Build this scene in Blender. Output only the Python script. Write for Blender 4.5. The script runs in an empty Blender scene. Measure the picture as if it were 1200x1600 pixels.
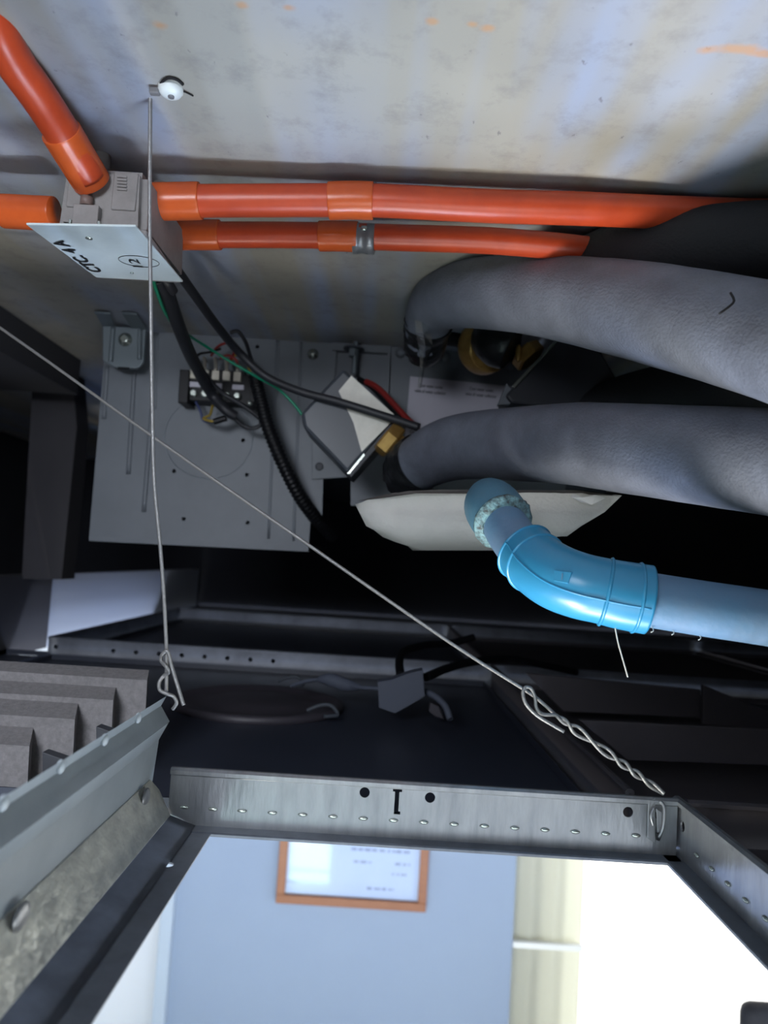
import bpy, bmesh, math, random
from mathutils import Vector, Matrix, noise
random.seed(7)
sc = bpy.context.scene
C = sc.collection
PI = math.pi

# ------------------------------------------------------------------ camera
F = 1150.0                      # focal length in pixels of the 1200 x 1600 frame
PITCH = math.radians(4.0); ROLL = math.radians(3.6)
fw = Vector((0, math.cos(PITCH), math.sin(PITCH)))
r0 = Vector((1, 0, 0)); u0 = Vector((0, -math.sin(PITCH), math.cos(PITCH)))
RT = r0*math.cos(ROLL) + u0*math.sin(ROLL)
UP = u0*math.cos(ROLL) - r0*math.sin(ROLL)
cd = bpy.data.cameras.new('camera'); cam = bpy.data.objects.new('camera', cd); C.objects.link(cam)
cd.sensor_fit = 'VERTICAL'; cd.sensor_height = 36.0; cd.lens = 36.0*F/1600.0
cd.clip_start = 0.01; cd.clip_end = 60
cam.matrix_world = Matrix((RT, UP, -fw)).transposed().to_4x4()
cd.dof.use_dof = True; cd.dof.focus_distance = 0.50; cd.dof.aperture_fstop = 7.5
sc.camera = cam
sc.view_settings.view_transform = 'Standard'; sc.view_settings.look = 'None'
sc.view_settings.gamma = 1.0; sc.view_settings.use_curve_mapping = False
sc.view_settings.exposure = 0.0

# ------------------------------------------------------------------ world and room light
w = bpy.data.worlds.new('World'); sc.world = w; w.use_nodes = True
w.node_tree.nodes['Background'].inputs[0].default_value = (0.55, 0.7, 1.0, 1)
w.node_tree.nodes['Background'].inputs[1].default_value = 0.05

def area(name, loc, target, sx, sy, power, col):
    l = bpy.data.lights.new(name, 'AREA'); l.shape = 'RECTANGLE'; l.size = sx; l.size_y = sy
    l.energy = power; l.color = col
    o = bpy.data.objects.new(name, l); C.objects.link(o); o.location = loc
    o.rotation_euler = (Vector(target)-Vector(loc)).to_track_quat('-Z', 'Y').to_euler()
    return o
area('daylight_rear_window', (0.5, -1.42, -1.25), (0.05, 0.45, 0.1), 1.5, 1.5, 22, (0.90, 0.95, 1.0))
area('daylight_side_window', (2.35, 0.55, -1.3), (-0.2, 1.4, -1.0), 1.6, 1.5, 20, (0.76, 0.85, 1.0))
# light thrown up through the opening by the bright table and floor under it
for k, (x, e, c) in enumerate(((-0.12, 4.2, (1.0, 0.93, 0.80)), (-0.03, 5.0, (0.45, 0.62, 1.0)), (0.06, 4.2, (0.80, 0.88, 1.0)), (0.14, 6.0, (0.42, 0.60, 1.0)), (0.24, 3.0, (0.8, 0.88, 1.0)))):
    area('table_glow', (x, 0.44, -1.45), (x, 0.46, 0), 0.022, 0.20, e, c)
area('floor_glow', (-0.50, 0.12, -1.45), (0.2, 0.42, 0), 0.40, 0.5, 37, (1.0, 0.96, 0.88))
area('floor_glow', (0.62, 0.30, -1.45), (-0.10, 0.45, 0), 0.35, 0.35, 15, (0.66, 0.80, 1.0))
area('gap_glow', (-0.44, 1.60, -0.65), (-0.57, 1.6, -0.1), 0.1, 0.7, 2.2, (0.35, 0.5, 1.0))
area('warm_side_fill', (1.50, 0.30, -0.85), (-0.14, 0.35, -0.16), 0.25, 0.25, 6, (1.0, 0.93, 0.72))  # added warm fill that brightens the spangled left edge angle
area('void_fill', (-0.30, -0.22, 0.20), (-0.45, 0.75, -0.16), 0.3, 0.2, 2.2, (0.86, 0.91, 1.0)).data.spread = math.radians(95)  # added fill light in the void, brightens the diffuser and fan coil unit

# ------------------------------------------------------------------ pixel -> world (a point at a known depth or height)
def ray(px, py): return fw + RT*((px-600)/F) - UP*((py-800)/F)
def P(px, py, Y): d = ray(px, py); return d*(Y/d.y)
def PZ(px, py, z): d = ray(px, py); return d*(z/d.z)
def PX(px, py, x): d = ray(px, py); return d*(x/d.x)

# ------------------------------------------------------------------ materials
def lin(c): return tuple(((v/255)/12.92 if v/255 <= .04045 else ((v/255+.055)/1.055)**2.4) for v in c)
def mat(name, rgb, rough=.5, metal=0.0, bump=0.0, bscale=60, vary=0.0, vscale=20, rgb2=None, spec=.5, coat=0.0, stretch=None):
    m = bpy.data.materials.new(name); m.use_nodes = True
    n = m.node_tree.nodes; l = m.node_tree.links; b = n['Principled BSDF']
    c = lin(rgb); b.inputs['Base Color'].default_value = (*c, 1)
    b.inputs['Roughness'].default_value = rough; b.inputs['Metallic'].default_value = metal
    b.inputs['Specular IOR Level'].default_value = spec; b.inputs['Coat Weight'].default_value = coat
    tc = n.new('ShaderNodeTexCoord'); mp = n.new('ShaderNodeMapping')
    l.new(tc.outputs['Object'], mp.inputs[0])
    if stretch: mp.inputs['Scale'].default_value = stretch
    if vary > 0:
        t = n.new('ShaderNodeTexNoise'); t.inputs['Scale'].default_value = vscale; t.inputs['Detail'].default_value = 6
        t.inputs['Roughness'].default_value = .65
        l.new(mp.outputs[0], t.inputs['Vector'])
        r = n.new('ShaderNodeValToRGB'); r.color_ramp.elements[0].position = .5-vary/2-.05; r.color_ramp.elements[1].position = .5+vary/2+.1
        c2 = lin(rgb2) if rgb2 else tuple(v*.55 for v in c)
        r.color_ramp.elements[0].color = (*c, 1); r.color_ramp.elements[1].color = (*c2, 1)
        l.new(t.outputs[0], r.inputs[0]); l.new(r.outputs[0], b.inputs['Base Color'])
    if bump > 0:
        t = n.new('ShaderNodeTexNoise'); t.inputs['Scale'].default_value = bscale; t.inputs['Detail'].default_value = 4
        l.new(mp.outputs[0], t.inputs['Vector'])
        u = n.new('ShaderNodeBump'); u.inputs['Strength'].default_value = bump; u.inputs['Distance'].default_value = .002
        l.new(t.outputs[0], u.inputs['Height']); l.new(u.outputs[0], b.inputs['Normal'])
    return m
def emit(name, rgb, s):
    m = bpy.data.materials.new(name); m.use_nodes = True; n = m.node_tree.nodes; l = m.node_tree.links
    n.remove(n['Principled BSDF']); e = n.new('ShaderNodeEmission'); e.inputs[0].default_value = (*rgb, 1); e.inputs[1].default_value = s
    l.new(e.outputs[0], n['Material Output'].inputs[0]); return m

M = {}
M['orange'] = mat('orange_pvc', (194, 74, 38), .34, vary=.35, vscale=45, rgb2=(172, 62, 34), bump=.05, bscale=200)
M['orange_dull'] = mat('orange_pvc_dusty', (214, 78, 40), .5, vary=.5, vscale=35, rgb2=(186, 74, 48), bump=.08, bscale=150)
M['orange_fit'] = mat('orange_pvc_fitting', (204, 92, 40), .27, vary=.3, vscale=40, rgb2=(188, 80, 36))
M['box'] = mat('grey_box_plastic', (138, 134, 132), .55, bump=.15, bscale=400, vary=.3, vscale=60, rgb2=(120, 116, 114))
M['cover'] = mat('white_cover_plate', (206, 216, 216), .42, vary=.5, vscale=25, rgb2=(180, 190, 192), bump=.03, bscale=80)
M['ink'] = mat('black_marker_ink', (22, 22, 24), .5)
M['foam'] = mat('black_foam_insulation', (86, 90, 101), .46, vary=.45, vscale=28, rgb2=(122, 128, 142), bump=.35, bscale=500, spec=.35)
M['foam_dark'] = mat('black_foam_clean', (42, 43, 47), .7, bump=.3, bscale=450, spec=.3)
M['tape'] = mat('black_tape', (26, 27, 30), .35, bump=.7, bscale=90)
M['crack'] = mat('crack_black', (12, 12, 14), .8)
M['blue'] = mat('blue_pvc', (46, 130, 172), .3, vary=.4, vscale=30, rgb2=(56, 136, 176), bump=.04, bscale=120)
M['blue_dusty'] = mat('blue_pvc_dusty', (76, 122, 156), .55, vary=.5, vscale=22, rgb2=(104, 122, 146), bump=.15, bscale=260)
M['blue_socket'] = mat('blue_pvc_weathered', (60, 112, 140), .5, vary=.5, vscale=50, rgb2=(88, 122, 138), bump=.2, bscale=120)
M['glue'] = mat('cracked_glue', (120, 160, 168), .6, vary=.15, vscale=220, rgb2=(44, 32, 30), bump=.9, bscale=260)
M['galv'] = mat('galvanised_steel', (158, 161, 164), .34, metal=.55, vary=.6, vscale=26, rgb2=(108, 111, 116), bump=.18, bscale=90, stretch=(3, 3, .6))
M['galv_spangle'] = mat('galvanised_spangle', (222, 224, 214), .38, metal=.5, vary=.5, vscale=60, rgb2=(140, 144, 144), bump=.55, bscale=130)
M['galv_dark'] = mat('dull_steel', (104, 110, 120), .45, metal=.4, vary=.3, vscale=40)
M['wire'] = mat('steel_wire', (136, 136, 136), .42, metal=.5, bump=.3, bscale=600)
M['wire_dark'] = mat('dull_wire', (120, 120, 122), .6, metal=.3)
M['panelgrey'] = mat('light_grey_paint', (172, 182, 188), .45, vary=.3, vscale=30, rgb2=(158, 168, 175))
M['diffuser'] = mat('dusty_grey_paint', (132, 129, 130), .75, vary=.35, vscale=240, rgb2=(104, 102, 103), bump=.3, bscale=400)
M['clip'] = mat('dark_clip', (60, 62, 68), .6)
M['tile'] = mat('dark_back_of_tile', (42, 47, 60), .42, vary=.4, vscale=8, rgb2=(50, 54, 66))
M['tile_brown'] = mat('brown_grey_tile_back', (70, 66, 70), .6, vary=.4, vscale=10, rgb2=(58, 56, 62))
M['tee_far'] = mat('far_tee_steel', (132, 138, 150), .4, metal=.5, vary=.5, vscale=14, rgb2=(78, 80, 88))
M['fcu'] = mat('fan_coil_grey_paint', (106, 112, 119), .5, vary=.3, vscale=14, rgb2=(96, 102, 109))
M['fcu_edge'] = mat('fan_coil_dark', (66, 72, 80), .6)
M['bracket'] = mat('zinc_bracket', (112, 122, 128), .45, metal=.3)
M['bolt'] = mat('bright_bolt', (196, 204, 196), .25, metal=.9)
M['hole'] = mat('hole_dark', (20, 22, 26), .9)
M['seam'] = mat('embossed_line', (112, 120, 128), .5)
M['blk'] = mat('black_plastic', (14, 15, 19), .45, spec=.3)
M['term'] = mat('terminal_metal', (176, 172, 160), .3, metal=.6)
M['sticker'] = mat('faded_sticker', (186, 184, 196), .35, vary=.3, vscale=10, rgb2=(172, 170, 182))
M['wlabel'] = mat('white_label', (220, 218, 208), .4, vary=.2, vscale=60, rgb2=(204, 202, 192))
M['act'] = mat('grey_actuator_plastic', (58, 64, 72), .4)
M['act_dark'] = mat('dark_actuator_plastic', (36, 39, 46), .5)
M['brass'] = mat('brass', (206, 164, 96), .32, metal=.55, vary=.4, vscale=60, rgb2=(150, 112, 60))
M["cable"] = mat("black_cable", (32, 34, 40), .5)
M['green'] = mat('green_wire', (10, 128, 96), .4)
M['red'] = mat('red_wire', (132, 34, 32), .4)
M['yellow'] = mat('yellow_wire', (150, 128, 50), .5)
M['bluew'] = mat('blue_grey_wire', (60, 70, 110), .5)
M['pan'] = mat('white_foam_sheet', (232, 230, 226), .6, vary=.4, vscale=30, rgb2=(218, 216, 212), bump=.25, bscale=350)
M['pan_edge'] = mat('dark_foam_edge', (70, 66, 64), .8)
M['grey_card'] = mat('grey_driver_box', (78, 84, 98), .6)
M['lampgrey'] = mat('dark_lamp_housing', (60, 57, 64), .5)
M['whiteplug'] = mat('white_plug', (226, 232, 228), .35)
M['woodframe'] = mat('brown_wood_frame', (150, 96, 62), .45, vary=.4, vscale=20, rgb2=(132, 82, 52), stretch=(1, 1, 6))
M['paper'] = mat('certificate_paper', (176, 196, 232), .6, vary=.3, vscale=6, rgb2=(186, 204, 236))
M['textgrey'] = mat('faded_print', (132, 146, 184), .7)
M['wall'] = mat('pale_blue_wall', (145, 161, 184), .8, vary=.2, vscale=1.5, rgb2=(141, 157, 182))
M['wallw'] = mat('white_wall', (226, 230, 236), .8)
M['trim'] = mat('grey_trim', (176, 190, 206), .6)
M['curtain'] = mat('cream_curtain', (232, 233, 222), .9)
M['floor'] = mat('room_floor', (190, 186, 178), .6)
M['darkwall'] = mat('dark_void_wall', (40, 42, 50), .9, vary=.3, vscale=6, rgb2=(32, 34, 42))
M['beam'] = mat('void_beam', (70, 70, 76), .9)
M['column'] = mat('void_column', (64, 63, 68), .9, vary=.3, vscale=8, rgb2=(56, 55, 60))
M['board'] = mat('pale_board', (176, 182, 196), .7)
M['underside'] = mat('ceiling_tile_face', (235, 235, 235), .8)
M['chair'] = mat('black_chair_fabric', (24, 26, 34), .8, bump=.2, bscale=200)
M['winframe'] = mat('white_window_frame', (236, 238, 236), .5)
M['bright'] = emit('bright_daylight_pane', (1.0, 0.99, 0.95), 3.2)
M['cyanpane'] = emit('cyan_daylight_pane', (0.68, 1.0, 0.97), 6)
# clear glass / clear tape
def clear(name, rough, mixf, col=(1, 1, 1)):
    m = bpy.data.materials.new(name); m.use_nodes = True; n = m.node_tree.nodes; l = m.node_tree.links
    n.remove(n['Principled BSDF']); t = n.new('ShaderNodeBsdfTransparent'); g = n.new('ShaderNodeBsdfGlossy'); mx = n.new('ShaderNodeMixShader')
    g.inputs['Roughness'].default_value = rough; g.inputs['Color'].default_value = (*col, 1); mx.inputs[0].default_value = mixf
    l.new(t.outputs[0], mx.inputs[1]); l.new(g.outputs[0], mx.inputs[2]); l.new(mx.outputs[0], n['Material Output'].inputs[0]); return m
M['glass'] = clear('picture_glass', .05, .05)
M['cleartape'] = clear('clear_tape', .25, .5, (.9, .92, .9))

def slab_material(spots):
    m = bpy.data.materials.new('bare_concrete'); m.use_nodes = True
    n = m.node_tree.nodes; l = m.node_tree.links; b = n['Principled BSDF']
    tc = n.new('ShaderNodeTexCoord')
    def ns(scale, det, st=(1, 1, 1), rough=.6):
        mp = n.new('ShaderNodeMapping'); mp.inputs['Scale'].default_value = st; l.new(tc.outputs['Object'], mp.inputs[0])
        t = n.new('ShaderNodeTexNoise'); t.inputs['Scale'].default_value = scale; t.inputs['Detail'].default_value = det
        t.inputs['Roughness'].default_value = rough; l.new(mp.outputs[0], t.inputs[0]); return t.outputs[0]
    def ramp(src, p0, c0, p1, c1):
        r = n.new('ShaderNodeValToRGB'); e = r.color_ramp.elements
        e[0].position = p0; e[1].position = p1; e[0].color = (*c0, 1); e[1].color = (*c1, 1); l.new(src, r.inputs[0]); return r.outputs[0]
    def mix(f, a, c, mode='MIX'):
        x = n.new('ShaderNodeMix'); x.data_type = 'RGBA'; x.blend_type = mode
        if isinstance(f, float): x.inputs[0].default_value = f
        else: l.new(f, x.inputs[0])
        for i, v in ((6, a), (7, c)):
            if isinstance(v, tuple): x.inputs[i].default_value = (*v, 1)
            else: l.new(v, x.inputs[i])
        return x.outputs[2]
    # light streaks along the span, painted into the colour as cream and blue-grey bands
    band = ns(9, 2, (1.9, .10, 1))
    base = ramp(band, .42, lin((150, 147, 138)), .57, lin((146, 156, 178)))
    big = ns(3.0, 3)
    base = mix(ramp(big, .4, (0, 0, 0), .65, (1, 1, 1)), base, lin((172, 168, 156)))
    mot = ns(34, 8, rough=.7)
    base = mix(ramp(mot, .50, (0, 0, 0), .78, (.6, .6, .6)), base, lin((112, 110, 110)))
    pit = ns(170, 3, (1, .5, 1))
    base = mix(ramp(pit, .69, (0, 0, 0), .75, (.6, .6, .6)), base, lin((88, 88, 94)))
    nz = ns(90, 4)
    for (x, y, r, sx) in spots:
        mp = n.new('ShaderNodeMapping'); mp.inputs['Location'].default_value = (-x/sx, -y, 0); mp.inputs['Scale'].default_value = (1/sx, 1, 0)
        l.new(tc.outputs['Object'], mp.inputs[0])
        ln = n.new('ShaderNodeVectorMath'); ln.operation = 'LENGTH'; l.new(mp.outputs[0], ln.inputs[0])
        ad = n.new('ShaderNodeMath'); ad.operation = 'MULTIPLY_ADD'; ad.inputs[1].default_value = r*1.6; ad.inputs[2].default_value = -r*.8
        l.new(nz, ad.inputs[0])
        sm = n.new('ShaderNodeMath'); sm.operation = 'ADD'; l.new(ln.outputs['Value'], sm.inputs[0]); l.new(ad.outputs[0], sm.inputs[1])
        mr = n.new('ShaderNodeMapRange'); mr.inputs['From Min'].default_value = r*1.15; mr.inputs['From Max'].default_value = r*.35
        mr.inputs['To Min'].default_value = 0; mr.inputs['To Max'].default_value = .62; l.new(sm.outputs[0], mr.inputs['Value'])
        base = mix(mr.outputs[0], base, lin((188, 138, 88)))
    l.new(base, b.inputs['Base Color']); b.inputs['Roughness'].default_value = .72
    bp = n.new('ShaderNodeBump'); bp.inputs['Strength'].default_value = .25; bp.inputs['Distance'].default_value = .002
    l.new(mot, bp.inputs['Height']); l.new(bp.outputs[0], b.inputs['Normal'])
    return m

# ------------------------------------------------------------------ mesh helpers (bmesh in world coordinates)
def nb(): return bmesh.new()
def add_box(bm, x0, x1, y0, y1, z0, z1, bev=0):
    r = bmesh.ops.create_cube(bm, size=1.0)
    vs = r['verts']
    for v in vs:
        v.co = Vector(((x0+x1)/2+v.co.x*(x1-x0), (y0+y1)/2+v.co.y*(y1-y0), (z0+z1)/2+v.co.z*(z1-z0)))
    if bev:
        es = list({e for v in vs for e in v.link_edges})
        bmesh.ops.bevel(bm, geom=es, offset=bev, segments=3, affect='EDGES', profile=.5)
    return bm
def add_prism(bm, pts, off, bev=0):
    """polygon of world points, extruded by the vector off"""
    a = [bm.verts.new(Vector(p)) for p in pts]; b = [bm.verts.new(Vector(p)+Vector(off)) for p in pts]
    fs = [bm.faces.new(a), bm.faces.new(list(reversed(b)))]
    k = len(a)
    for i in range(k): fs.append(bm.faces.new((a[i], b[i], b[(i+1) % k], a[(i+1) % k])))
    if bev:
        es = list({e for f in fs for e in f.edges})
        bmesh.ops.bevel(bm, geom=es, offset=bev, segments=2, affect='EDGES', profile=.5)
    return bm
def crom(pts, n=10):
    out = []; k = len(pts)
    if k == 2: n = max(n, 2)
    for i in range(k-1):
        p0 = pts[max(i-1, 0)]; p1 = pts[i]; p2 = pts[i+1]; p3 = pts[min(i+2, k-1)]
        for j in range(n):
            t = j/n
            out.append(tuple(.5*((2*b)+(-a+c)*t+(2*a-5*b+4*c-d)*t*t+(-a+3*b-3*c+d)*t**3) for a, b, c, d in zip(p0, p1, p2, p3)))
    out.append(tuple(pts[-1])); return out
def add_tube(bm, pts, rad, seg=20, n=10, smooth=True, caps=True, flat=None):
    """pts: world points; rad: one radius or one per control point"""
    rr = rad if isinstance(rad, (list, tuple)) else [rad]*len(pts)
    c = [(*p, r) for p, r in zip(pts, rr)]
    c = crom(c, n) if smooth else c
    ps = [Vector(q[:3]) for q in c]; rs = [q[3] for q in c]
    t0 = (ps[1]-ps[0]).normalized()
    nrm = t0.orthogonal().normalized(); rings = []
    for i, p in enumerate(ps):
        t = (ps[min(i+1, len(ps)-1)]-ps[max(i-1, 0)]).normalized()
        nrm = (nrm-t*nrm.dot(t)).normalized(); bn = t.cross(nrm)
        rings.append([bm.verts.new(p+(nrm*math.cos(2*PI*k/seg)+bn*math.sin(2*PI*k/seg))*rs[i]) for k in range(seg)])
    for a, b in zip(rings[:-1], rings[1:]):
        for k in range(seg): bm.faces.new((a[k], a[(k+1) % seg], b[(k+1) % seg], b[k])).smooth = True
    if caps:
        bm.faces.new(list(reversed(rings[0]))); bm.faces.new(rings[-1])
    return bm
def add_lathe(bm, base, axis, prof, seg=28):
    """prof: list of (distance along axis, radius)"""
    axis = Vector(axis).normalized(); nrm = axis.orthogonal().normalized(); bn = axis.cross(nrm); rings = []
    for h, r in prof:
        rings.append([bm.verts.new(Vector(base)+axis*h+(nrm*math.cos(2*PI*k/seg)+bn*math.sin(2*PI*k/seg))*max(r, 1e-5)) for k in range(seg)])
    for a, b in zip(rings[:-1], rings[1:]):
        for k in range(seg): bm.faces.new((a[k], a[(k+1) % seg], b[(k+1) % seg], b[k])).smooth = seg > 8
    bm.faces.new(list(reversed(rings[0]))); bm.faces.new(rings[-1]); return bm
def add_ball(bm, c, rx, ry, rz, u=16, v=10):
    r = bmesh.ops.create_uvsphere(bm, u_segments=u, v_segments=v, radius=1)
    for q in r['verts']: q.co = Vector((c[0]+q.co.x*rx, c[1]+q.co.y*ry, c[2]+q.co.z*rz))
    for f in {f for q in r['verts'] for f in q.link_faces}: f.smooth = True
    return bm
def circle2(cx, cy, rx, ry=None, n=20):
    ry = ry or rx
    return [(cx+rx*math.cos(2*PI*i/n), cy+ry*math.sin(2*PI*i/n)) for i in range(n)]
def add_holed(bm, outer, holes, f3, off):
    """2D outline with holes mapped to 3D by f3 and extruded by off"""
    es = []
    for loop in [outer]+holes:
        vs = [bm.verts.new(f3(*p)) for p in loop]
        es += [bm.edges.new((vs[i], vs[(i+1) % len(vs)])) for i in range(len(vs))]
    g = bmesh.ops.triangle_fill(bm, edges=es, use_beauty=True, use_dissolve=False)
    fs = [q for q in g['geom'] if isinstance(q, bmesh.types.BMFace)]
    e = bmesh.ops.extrude_face_region(bm, geom=fs)
    for q in e['geom']:
        if isinstance(q, bmesh.types.BMVert): q.co += Vector(off)
    return bm
WLOC = {}
def obj(name, bm, m, parent=None, loc=None):
    bmesh.ops.recalc_face_normals(bm, faces=bm.faces)
    me = bpy.data.meshes.new(name)
    vs = [v.co for v in bm.verts]
    if loc is None:
        lo = Vector([min(v[i] for v in vs) for i in range(3)]); hi = Vector([max(v[i] for v in vs) for i in range(3)])
        loc = (lo+hi)/2
    loc = Vector(loc)
    for v in bm.verts: v.co = v.co-loc
    bm.to_mesh(me); bm.free(); me.materials.append(m if not isinstance(m, str) else M[m])
    o = bpy.data.objects.new(name, me); C.objects.link(o)
    if parent: o.parent = parent; o.location = loc-WLOC[parent.name]
    else: o.location = loc
    WLOC[o.name] = loc
    return o
def tag(o, label, cat, group=None):
    o['label'] = label; o['category'] = cat
    if group: o['group'] = group
    return o
def thing(name, label, cat, loc, group=None):
    o = bpy.data.objects.new(name, None); C.objects.link(o); o.location = loc; o.empty_display_size = .02
    WLOC[o.name] = Vector(loc); return tag(o, label, cat, group)
def struct(name, bm, m): o = obj(name, bm, m); o['kind'] = 'structure'; return o
def text(name, s, origin, right, up, size, m, parent, thick=.0002, align='LEFT', bold=0.0, xs=1.0, sp=1.0):
    cu = bpy.data.curves.new(name, 'FONT'); cu.body = s; cu.size = 1; cu.align_x = align; cu.extrude = 0; cu.offset = bold; cu.space_line = sp
    t = bpy.data.objects.new('tmp', cu); me = bpy.data.meshes.new_from_object(t); bpy.data.objects.remove(t)
    bm = nb(); bm.from_mesh(me); bpy.data.meshes.remove(me)
    r = Vector(right).normalized(); u = Vector(up).normalized(); nn = r.cross(u)
    for v in bm.verts: v.co = Vector(origin)+r*v.co.x*size*xs+u*v.co.y*size+nn*thick
    return obj(name, bm, m, parent)

# ================================================================== STRUCTURE
SLAB = .278
ZF = -.181        # underside flange level of the ceiling grid
ZB = -.143        # top of the tee bulbs
WALLY = 2.35
spots = []
for (px, py, r, sx) in ((250, 40, .0038, 1.1), (675, 33, .0034, 1.2), (738, 38, .0024, 1.4), (763, 44, .0032, 1.4), (1103, 78, .0035, 1.8),
                        (1155, 76, .004, 3.2), (1195, 85, .003, 2.5), (378, 8, .0028, 1.3), (450, 12, .0024, 1.6)):
    q = PZ(px, py, SLAB); spots.append((q.x-0.35, q.y-0.95, r, sx))
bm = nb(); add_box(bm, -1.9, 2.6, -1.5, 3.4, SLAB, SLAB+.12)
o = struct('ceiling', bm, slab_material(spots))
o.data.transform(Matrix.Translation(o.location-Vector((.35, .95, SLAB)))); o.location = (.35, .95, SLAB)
# room
bm = nb(); add_box(bm, -1.9, 2.6, -1.5, 3.4, -2.70, -2.62); struct('floor', bm, 'floor')
bm = nb(); xl = P(262, 1500, WALLY).x; xr = P(802, 1450, WALLY).x
add_box(bm, xl, xr, WALLY, WALLY+.1, -2.62, ZF-.004); struct('wall_back', bm, 'wall')
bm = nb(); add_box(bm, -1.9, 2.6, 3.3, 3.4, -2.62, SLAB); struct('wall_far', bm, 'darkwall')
bm = nb(); add_box(bm, -1.98, -1.9, -1.5, 3.4, -2.62, SLAB); struct('wall_left', bm, 'wallw')
bm = nb(); add_box(bm, 2.6, 2.68, -1.5, 3.4, -2.62, SLAB); struct('wall_right', bm, 'wallw')
bm = nb(); add_box(bm, -1.9, 2.6, -1.58, -1.5, -2.62, SLAB); struct('wall_rear', bm, 'wallw')
# upper wall over the suspended ceiling (dark void side)
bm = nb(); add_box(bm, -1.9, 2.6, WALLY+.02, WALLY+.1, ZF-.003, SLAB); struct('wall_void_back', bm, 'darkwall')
# white door left of the blue wall, trim between
t = bpy.data.objects.new('door_1', None); C.objects.link(t); t.location = (xl-.5, WALLY, -2.62); t['kind'] = 'structure'; WLOC[t.name] = t.location.copy()
bm = nb(); add_box(bm, -1.9, xl-.01, WALLY+.04, WALLY+.09, -2.62, -.25); obj('door_leaf', bm, 'wallw', t)
bm = nb(); add_box(bm, xl-.27, xl-.24, WALLY+.01, WALLY+.045, -2.60, -.28, .003); obj('door_stile', bm, 'trim', t)
bm = nb(); add_box(bm, xl-.025, xl+.012, WALLY-.035, WALLY+.04, -2.62, ZF-.004, .003); struct('trim_1', bm, 'trim')
# window on the right with bright daylight, curtain beside it
xc = P(916, 1450, WALLY).x
wn = bpy.data.objects.new('window_1', None); C.objects.link(wn); wn.location = (xc+.7, WALLY, -2.5); wn['kind'] = 'structure'; WLOC[wn.name] = wn.location.copy()
bm = nb(); add_box(bm, xc-.06, 2.6, WALLY+.10, WALLY+.11, -2.62, ZF-.004); obj('window_pane', bm, 'bright', wn)
bm = nb(); add_box(bm, xc-.32, xc+.0, WALLY+.125, WALLY+.16, -2.62, ZF-.004); obj('window_frame', bm, 'winframe', wn)
cu = thing('curtain', 'cream curtain strip between the blue wall and the bright window', 'curtain', ((xr+xc)/2, WALLY+.03, -2.60))
bm = nb(); K = 60; row = []
for zi in (-2.55, ZF-.01):
    row.append([bm.verts.new((xr+.004+(xc-xr-.004)*i/K, WALLY+.05+.006*math.sin(i*.3), zi)) for i in range(K+1)])
for i in range(K): bm.faces.new((row[0][i], row[0][i+1], row[1][i+1], row[1][i])).smooth = True
bmesh.ops.solidify(bm, geom=bm.faces[:], thickness=.003)
obj('fabric_panel', bm, 'curtain', cu)
q = P(840, 1482, WALLY)
bm = nb(); add_box(bm, xr+.004, xc, WALLY+.018, WALLY+.036, q.z-.012, q.z+.006, .003); obj('tie_band', bm, 'winframe', cu)
# a glazed door in the rear wall (its daylight shows in the picture glass)
g = bpy.data.objects.new('window_2', None); C.objects.link(g); g.location = (-.44, -1.5, -2.62); g['kind'] = 'structure'; WLOC[g.name] = g.location.copy()
bm = nb(); add_box(bm, -.58, -.26, -1.485, -1.475, -2.60, -.9); obj('window_pane', bm, 'cyanpane', g)
bm = nb()
for a in ((-.61, -.58, -2.62, -.87), (-.26, -.23, -2.62, -.87), (-.61, -.23, -.9, -.87), (-.58, -.26, -2.52, -2.50)): add_box(bm, a[0], a[1], -1.5, -1.47, a[2], a[3])
obj('window_frame', bm, 'winframe', g)

# void: beam, column, board at the left
bm = nb(); x = PZ(0, 478, SLAB).x
add_box(bm, -1.9, x, -.4, 1.10, .225, SLAB); struct('trim_2', bm, 'beam')
bm = nb(); Yc = 1.18
add_prism(bm, [P(52, 575, Yc), P(112, 568, Yc), P(120, 668, Yc), P(96, 905, Yc), P(34, 905, Yc)], (0, .05, 0)); struct('trim_3', bm, 'column')
bm = nb(); add_prism(bm, [P(60, 560, 1.15), P(60, 590, 1.15), P(-160, 500, 1.15), P(-160, 470, 1.15)], (0, .04, 0)); struct('trim_4', bm, 'beam')
bm = nb(); add_box(bm, -.60, -.57, 1.29, 2.33, ZF, -.055); struct('trim_5', bm, 'board')
bm = nb(); add_box(bm, -.60, -.568, -.2, 1.288, ZF, -.055); struct('trim_6', bm, 'column')  # near end of the same board, its shade put into a darker colour
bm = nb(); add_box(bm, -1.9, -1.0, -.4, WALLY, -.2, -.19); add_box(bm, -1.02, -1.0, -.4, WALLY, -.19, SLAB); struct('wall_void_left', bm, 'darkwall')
bm = nb(); add_box(bm, 1.5, 1.52, -.4, WALLY, -.19, SLAB); struct('wall_void_right', bm, 'darkwall')

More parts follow.
